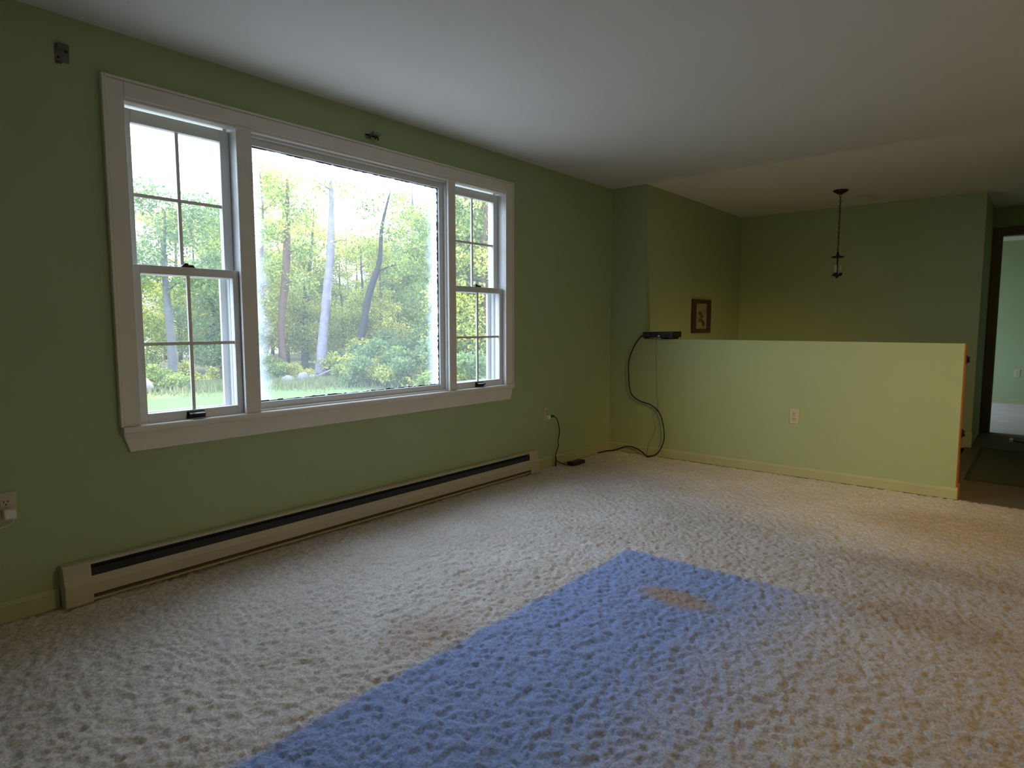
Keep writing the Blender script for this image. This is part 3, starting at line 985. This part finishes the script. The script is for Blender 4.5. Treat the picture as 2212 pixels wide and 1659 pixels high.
# unseen wall light added low in the stairwell to brighten it
sw = thing('stair_fill_sconce', (.12, -1.3, .1), 'small brass wall light added behind the half wall to brighten the stairwell', 'lamp')
MB().lathe([(0, -.05), (.035, -.045), (.04, 0), (.035, .045), (0, .05)], (.125, -1.3, .1), 16).build('back_plate', M['antique'], sw)
MB().lathe([(.012, 0), (.014, .02), (.030, .03), (.034, .04), (.0, .042)], (.20, -1.3, .06), 14).build('lamp_cup', M['antique'], sw)
MB().tube([(.13, -1.3, .07), (.17, -1.3, .05), (.20, -1.3, .07)], .006, 8).build('arm', M['antique'], sw)
SCONCE_W = 7.0
light('sconce_fill', 'POINT', (.22, -1.3, .16), (0, 0, 0), SCONCE_W, (1.0, 0.70, 0.40), shadow_soft_size=.04)

# ================================================================== OUTSIDE
gr = MB()
gr.box(-40, 75, .17, 75, GZ - .3, GZ)
struct(gr.build('ground', M['ground']))


dv = MB()
dv.box(-14, 16, .9, 8.2, GZ, GZ + .012)  # unseen strip added to bounce neutral daylight up to the ceiling
struct(dv.build('bounce_strip', M['bounce_grey']))


def leaf_cloud(name, centers, radii, n, size, material, seed, flat=.7):
    r = np.random.default_rng(seed)
    centers = np.asarray(centers, float)
    radii = np.asarray(radii, float)
    w = radii ** 2
    c = r.choice(len(centers), n, p=w / w.sum())
    d = r.normal(size=(n, 3))
    d /= np.linalg.norm(d, axis=1, keepdims=True)
    rad = radii[c] * r.random(n) ** (1 / 2.2)
    P = centers[c] + d * rad[:, None] * np.array([1, 1, flat])
    nrm = r.normal(size=(n, 3)) + np.array([0, 0, .5])
    nrm /= np.linalg.norm(nrm, axis=1, keepdims=True)
    a = np.cross(nrm, r.normal(size=(n, 3)))
    a /= np.linalg.norm(a, axis=1, keepdims=True)
    bb2 = np.cross(nrm, a)
    s = size * r.uniform(.6, 1.35, n)[:, None]
    V4 = np.stack([P - a * s * .62, P + bb2 * s * .33 + nrm * s * .05, P + a * s * .62, P - bb2 * s * .33 + nrm * s * .05], 1)
    F4 = np.arange(4 * n).reshape(n, 4)
    return np_mesh(name, V4.reshape(-1, 3), F4, material)


def crown_spec(seed, h0, h1, spread, n):
    """cluster centres of a loose crown between heights h0 and h1"""
    r = np.random.default_rng(seed)
    cs, rs = [], []
    for i in range(n):
        t = r.random() ** 1.25
        z = h0 + (h1 - h0) * t
        wd = spread * (1 - .55 * t) * (0.35 + .65 * min(1, (t + .12) * 3))
        a = r.random() * 2 * math.pi
        q = wd * math.sqrt(r.random())
        cs.append((q * math.cos(a), q * math.sin(a), z))
        rs.append(r.uniform(.6, 1.15) * (1.1 - .35 * t))
    return cs, rs


def trunk_mesh(pts, rads, centers, seed, mb=None):
    r = random.Random(seed)
    mb = mb or MB()
    sp = spline(pts, 6)
    n = len(sp)
    rr = [float(np.interp(i / (n - 1), np.linspace(0, 1, len(rads)), rads)) for i in range(n)]
    rr = [q * (1 + .08 * r.uniform(-1, 1)) for q in rr]
    mb.tube(sp, rr, 9)
    for c in centers:
        c = Vector(c)
        # branch from the trunk point lying a little below the cluster
        best = min(range(n), key=lambda i: abs(sp[i].z - (c.z - .35 * (c - sp[i]).xy.length)))
        p = sp[best]
        mid = p.lerp(c, .5) + Vector((r.uniform(-.1, .1), r.uniform(-.1, .1), .12))
        q = min(.045, rr[best] * .4)
        mb.tube([p, mid, c], [q, q * .6, q * .25], 4)
    return mb


# --- the trunks one can tell apart
def special(name, base, pts, rads, bark, leaf, label, crown, nleaf, size, seed, cat='tree'):
    t = thing(name, base, label, cat)
    P = [Vector(base) + Vector(p) for p in pts]
    cs, rs = crown
    C = [Vector(base) + Vector(c) for c in cs]
    trunk_mesh(P, rads, [c for i, c in enumerate(C) if i % 2 == 0], seed).build('trunk', M[bark], t)
    me = leaf_cloud('foliage', cs, [q * 1.35 for q in rs], nleaf * 2, size * .68, M[leaf], seed)
    o = bpy.data.objects.new('foliage', me)
    COL.objects.link(o)
    o.parent = t
    o['kind'] = 'stuff'
    return t


# horizontal directions in the picture: "right" for the viewer
RT = Vector((math.sin(.99), -math.cos(.99), 0))


def lean(*zs):
    return [(RT.x * s, RT.y * s, z) for s, z in zs]


special('birch_tree', (9.70, 19.55, GZ), lean((0, 0), (.10, 1.2), (.32, 3.2), (.52, 5.0), (.62, 7.5), (.5, 10)), [.26, .20, .185, .16, .09, .02],
        'bark_pale', 'leaf_b', 'pale-barked birch with a thick whitish trunk in the middle of the window view',
        ([(RT.x * a, RT.y * a, z) for a, z in ((1.2, 5.5), (-.9, 6.0), (.2, 7.5), (1.4, 7.8), (-1.2, 8.2), (.6, 9.5))], [.7, .6, .8, .7, .7, .8]), 900, .17, 21)
special('leaning_tree', (11.25, 19.5, GZ), lean((0, 0), (.42, 1.7), (.77, 3.4), (1.23, 4.8), (1.35, 6.2), (1.75, 7.8)), [.21, .18, .15, .11, .07, .03],
        'bark_dark', 'leaf_a', 'dark-barked tree leaning to the right, right of the birch',
        ([(RT.x * a, RT.y * a, z) for a, z in ((2.2, 4.7), (.5, 5.3), (1.7, 6.0), (2.5, 6.7), (.8, 7.0), (1.9, 7.6))], [.6, .5, .6, .6, .5, .5]), 800, .17, 22)
special('forked_tree', (8.96, 21.0, GZ), lean((0, 0), (-.08, 1.1), (-.06, 2.4), (.14, 4.0), (.28, 6.0), (.34, 8)), [.18, .14, .15, .17, .13, .05],
        'bark_brown', 'leaf_a', 'brown-barked forked tree nearest the left edge of the picture window',
        ([(RT.x * a, RT.y * a, z) for a, z in ((.7, 3.8), (-.6, 4.3), (.9, 5.2), (-.4, 5.8), (.7, 6.6), (.1, 7.4))], [.6, .6, .6, .6, .6, .6]), 1700, .15, 23)
special('mossy_tree', (11.1, 22.9, GZ), lean((0, 0), (.02, 1.2), (.10, 2.6), (.32, 4.6), (.5, 6.2), (.6, 7.5)), [.16, .15, .10, .075, .05, .02],
        'bark_moss', 'leaf_b', 'slim mossy green trunk just left of the birch',
        ([(RT.x * a, RT.y * a, z) for a, z in ((.9, 4.6), (-.4, 5.2), (1.0, 6.0), (.2, 6.9))], [.6, .6, .6, .6]), 900, .16, 24)
special('grey_tree', (4.25, 20.3, GZ), lean((0, 0), (.0, 1.5), (-.08, 3.0), (-.10, 4.4), (0, 6.0)), [.17, .15, .12, .08, .02],
        'bark_grey', 'leaf_c', 'straight grey trunk behind the lower left window sash',
        ([(RT.x * a, RT.y * a, z) for a, z in ((.8, 3.6), (-.9, 4.2), (.3, 5.2), (1.0, 6.0), (-.6, 6.4))], [.8, .8, .8, .8, .7]), 2600, .16, 25)
special('sapling', (20.5, 27.3, GZ), lean((0, 0), (.0, 2), (.05, 4.2), (.1, 6), (.1, 7.4)), [.07, .06, .05, .035, .015],
        'bark_dark', 'leaf_c', 'thin dark sapling right of the leaning tree',
        ([(RT.x * a, RT.y * a, z) for a, z in ((.7, 3.4), (-.7, 3.9), (.5, 4.9), (-.5, 5.6), (.3, 6.6), (0, 7.4))], [.7, .7, .7, .6, .6, .5]), 2000, .17, 26)

# --- the woods: four crown shapes shared by all background trees
protos = []
for k, (h0, h1, sprd, ncl, nl, lf, bk) in enumerate(((1.0, 8.2, 2.4, 46, 15000, 'leaf_a', 'bark_grey'), (1.4, 9.4, 2.2, 44, 14000, 'leaf_b', 'bark_brown'),
                                                    (0.8, 7.2, 2.5, 46, 16000, 'leaf_c', 'bark_dark'), (1.8, 10.4, 2.0, 42, 12000, 'leaf_b', 'bark_grey'))):
    cs, rs = crown_spec(100 + k, h0, h1, sprd, ncl)
    t = thing('woodland_tree', (0, 0, 0), 'slender leafy green tree in the woods beyond the lawn', 'tree', 'background trees of the woods')
    pts = [(0, 0, 0), (.08, .05, h1 * .25), (-.05, .08, h1 * .5), (.08, -.05, h1 * .75), (0, 0, h1)]
    trunk_mesh(pts, [.13, .11, .09, .06, .02], cs[::2], 50 + k).build('trunk', M[bk], t)
    o = bpy.data.objects.new('foliage', leaf_cloud('foliage', cs, rs, nl, .115, M[lf], 200 + k))
    COL.objects.link(o)
    o.parent = t
    o['kind'] = 'stuff'
    protos.append(t)


def copy_tree(t):
    c = t.copy()
    COL.objects.link(c)
    for chd in t.children:
        d = chd.copy()
        COL.objects.link(d)
        d.parent = c
    return c


CAMX, CAMY = -5.21, -3.13
ranked = {}


def view_bay(x, y):
    """which part of the triple window a thing outside is seen through"""
    d = math.degrees(math.atan2(y - CAMY, x - CAMX))
    if d > 62.8:
        return 'seen through the left sash window', 'left sash window view'
    if d > 55.5:
        return 'in the left half of the picture window', 'picture window left half'
    if d > 46.0:
        return 'in the right half of the picture window', 'picture window right half'
    return 'seen through the right sash window', 'right sash window view'


spots = []
rt = random.Random(5)
# (bearing from the camera in degrees, distance, scale)
for deg, dist, sc, k in ((74, 27, .62, 2), (70.5, 29, .66, 0), (67.5, 31, .74, 1), (65, 27.5, .70, 2), (63, 33, .95, 0), (61, 30, .92, 1),
                         (59.3, 36, 1.0, 3), (57.5, 40, .85, 1), (55.2, 42, .80, 2), (53.5, 37, .72, 1), (52, 43, .85, 0), (50.4, 35, .86, 2),
                         (48.6, 38, 1.05, 3), (47, 33, 1.0, 0), (45.2, 28, .98, 2), (43.6, 24.5, 1.0, 0), (42.2, 23, 1.0, 1), (40.4, 25, 1.1, 2),
                         (38.5, 27, 1.0, 0), (36, 30, 1.0, 1), (77, 30, .7, 1),
                         (57.8, 31, .62, 1), (56.3, 35, .70, 2), (54.8, 31, .60, 1), (53, 32, .70, 3), (51.4, 31, .66, 1), (56.8, 47, .9, 3), (54.2, 50, .95, 1), (50.8, 46, .95, 0), (59.9, 43, .9, 1), (62.2, 40, .9, 2), (66.2, 38, .85, 1), (72.5, 40, .95, 3), (68.5, 44, 1.0, 1), (64, 46, 1.1, 0), (60.5, 48, 1.0, 2), (46, 46, 1.15, 1), (49.5, 50, 1.0, 0), (42.8, 40, 1.2, 3)):
    spots.append((CAMX + dist * math.cos(math.radians(deg)), CAMY + dist * math.sin(math.radians(deg)), sc, k))
used = set()
for x, y, sc, k in spots:
    if k in used:
        o = copy_tree(protos[k])
    else:
        o = protos[k]
        used.add(k)
    bay, grp = view_bay(x, y)
    tone = ('mid-green grey-barked', 'yellow-green brown-barked', 'bluish-green dark-barked', 'tall sparse yellow-green')[k]
    tag(o, None, None, '%s trees, %s' % (tone, grp))
    ranked.setdefault((tone + ' woodland tree', bay), []).append((-math.atan2(y - CAMY, x - CAMX), o))
    o.location = (x, y, GZ)
    o.scale = (sc, sc, sc * rt.uniform(.94, 1.04))
    o.rotation_euler = (0, 0, rt.uniform(0, 6.28))

# --- undergrowth along the edge of the lawn
bp = []
for k, (lf, nl, hh) in enumerate((('leaf_a', 3200, 1.0), ('leaf_b', 2800, .85), ('leaf_c', 3400, 1.2))):
    cs, rs = [], []
    r2 = np.random.default_rng(300 + k)
    for i in range(11):
        a, q = r2.random() * 6.28, r2.random() ** .5
        cs.append((q * math.cos(a), q * math.sin(a), .15 + hh * r2.random() * (1.1 - .6 * q)))
        rs.append(r2.uniform(.25, .42))
    t = thing('shrub', (0, 0, 0), 'low green shrub in the undergrowth at the edge of the lawn', 'shrub', 'undergrowth shrubs')
    sm = MB()
    for c in cs:
        sm.tube([(c[0] * .15, c[1] * .15, 0), (c[0] * .6, c[1] * .6, c[2] * .6), c], [.016, .012, .005], 4)
    sm.build('stem', M['bark_brown'], t)
    o = bpy.data.objects.new('foliage', leaf_cloud('foliage', cs, rs, nl, .085, M[lf], 330 + k, .7))
    COL.objects.link(o)
    o.parent = t
    o['kind'] = 'stuff'
    bp.append(t)
used = set()
for i, (deg, dist, sc) in enumerate(((76, 22.5, .7), (73.5, 23.5, .9), (71.3, 25, .8), (69, 23, .9), (66.6, 25.5, .8), (62.3, 25, .8), (60.6, 26.8, .9), (58.4, 26.5, .65),
                                     (55.4, 28.5, .9), (54, 25, .9), (52.6, 23.5, 1.2), (51.2, 22, 1.1), (49.8, 23, 1.3), (48.3, 21.5, 1.2), (46.8, 20.5, 1.25),
                                     (45, 19.5, 1.2), (43.2, 18.5, 1.2), (41.4, 18, 1.2), (39.5, 18.5, 1.2), (53.2, 27, 1.5), (50.5, 27.5, 1.6), (47.6, 26, 1.6), (37, 19, 1.2))):
    k = i % 3
    if k in used:
        o = copy_tree(bp[k])
    else:
        o = bp[k]
        used.add(k)
    o.location = (CAMX + dist * math.cos(math.radians(deg)), CAMY + dist * math.sin(math.radians(deg)), GZ)
    bay, grp = view_bay(o.location.x, o.location.y)
    tone = ('mid-green', 'yellow-green', 'tall bluish-green')[k]
    tag(o, None, None, '%s shrubs, %s' % (tone, grp))
    ranked.setdefault((tone + ' shrub edging the lawn', bay), []).append((-math.radians(deg), o))
    o.scale = (sc, sc, sc * rt.uniform(.85, 1.1))
    o.rotation_euler = (0, 0, rt.uniform(0, 6.28))

ORD = {1: [''], 2: ['left-hand', 'right-hand'], 3: ['leftmost', 'middle', 'rightmost'],
       4: ['leftmost', 'second-from-left', 'second-from-right', 'rightmost'], 5: ['leftmost', 'second-from-left', 'middle', 'second-from-right', 'rightmost']}
for (what, bay), lst in ranked.items():
    lst.sort(key=lambda p: p[0])
    for (_, o), word in zip(lst, ORD[len(lst)]):
        o['label'] = ('%s %s, %s' % (word, what, bay)).strip()

# --- tall weeds and grass between the shrubs
n = 16000
deg = np.radians(rng.uniform(38, 80, n))
dist = rng.normal(23.4, 1.0, n) - 1.6 * np.clip((np.radians(52) - deg) / .2, 0, 1.5)
px = CAMX + dist * np.cos(deg)
py = CAMY + dist * np.sin(deg)
hh = rng.uniform(.06, .30, n)
ang = rng.uniform(0, 6.28, n)
bend = rng.normal(0, .35, (n, 2)) * hh[:, None]
wd = rng.uniform(.012, .03, n)
B0 = np.stack([px - wd * np.cos(ang), py - wd * np.sin(ang), np.full(n, GZ)], 1)
B1 = np.stack([px + wd * np.cos(ang), py + wd * np.sin(ang), np.full(n, GZ)], 1)
T = np.stack([px + bend[:, 0], py + bend[:, 1], GZ + hh], 1)
wv = np.stack([B0, B1, T], 1).reshape(-1, 3)
wo = bpy.data.objects.new('weeds', np_mesh('weeds', wv, np.arange(3 * n).reshape(n, 3), M['weed']))
COL.objects.link(wo)
tag(wo, 'band of tall pale grass and weeds where the lawn meets the woods', 'weeds', kind='stuff')


# --- boulders
def boulder(loc, rad, sq, seed, label):
    mb = MB()
    vs, fs = [], []
    nu, nv = 18, 11
    for i in range(nv + 1):
        th = math.pi * i / nv
        for j in range(nu):
            ph = 2 * math.pi * j / nu
            d = Vector((math.sin(th) * math.cos(ph), math.sin(th) * math.sin(ph), math.cos(th)))
            q = rad * (1 + .22 * mnoise.noise(d * 1.3 + Vector((seed, 0, 0))) + .07 * mnoise.noise(d * 3.1 + Vector((0, seed, 0))))
            vs.append((loc[0] + d.x * q, loc[1] + d.y * q, loc[2] + rad * sq * .75 + d.z * q * sq))
    for i in range(nv):
        for j in range(nu):
            j2 = (j + 1) % nu
            fs.append((i * nu + j, (i + 1) * nu + j, (i + 1) * nu + j2, i * nu + j2))
    mb.add(vs, fs, True)
    o = mb.build('boulder', M['rock'])
    return tag(o, label, 'rock')


boulder((7.05, 17.56, GZ), .23, .72, 1.0, 'pale round boulder at the lawn edge, left one of the pair by the birch')
boulder((7.70, 17.62, GZ), .22, .95, 5.0, 'pale upright boulder touching its neighbour left of the birch')
boulder((8.55, 18.3, GZ), .20, .6, 9.0, 'low grey boulder at the foot of the birch')
boulder((2.35, 18.0, GZ), .34, .85, 3.0, 'large grey boulder on the lawn seen in the lower left sash')

# --- dead branches lying at the foot of the birch
for i, (x, y, z, dx, dy, dz, lab) in enumerate(((8.6, 18.4, GZ, 1.5, -.7, .35, 'bleached dead branch lying in front of the birch'),
                                               (7.2, 18.6, GZ, -1.3, .4, .5, 'bare grey branch poking up behind the pair of boulders'))):
    o = MB().tube([(x, y, z + .03), (x + dx * .4, y + dy * .4, z + dz * .8 + .05), (x + dx, y + dy, z + dz + .05)], [.035, .028, .010], 6)
    o.tube([(x + dx * .4, y + dy * .4, z + dz * .8 + .05), (x + dx * .7, y + dy * .3, z + dz * 1.5)], [.018, .006], 5)
    tag(o.build('fallen_branch', M['bark_pale']), lab, 'branch')
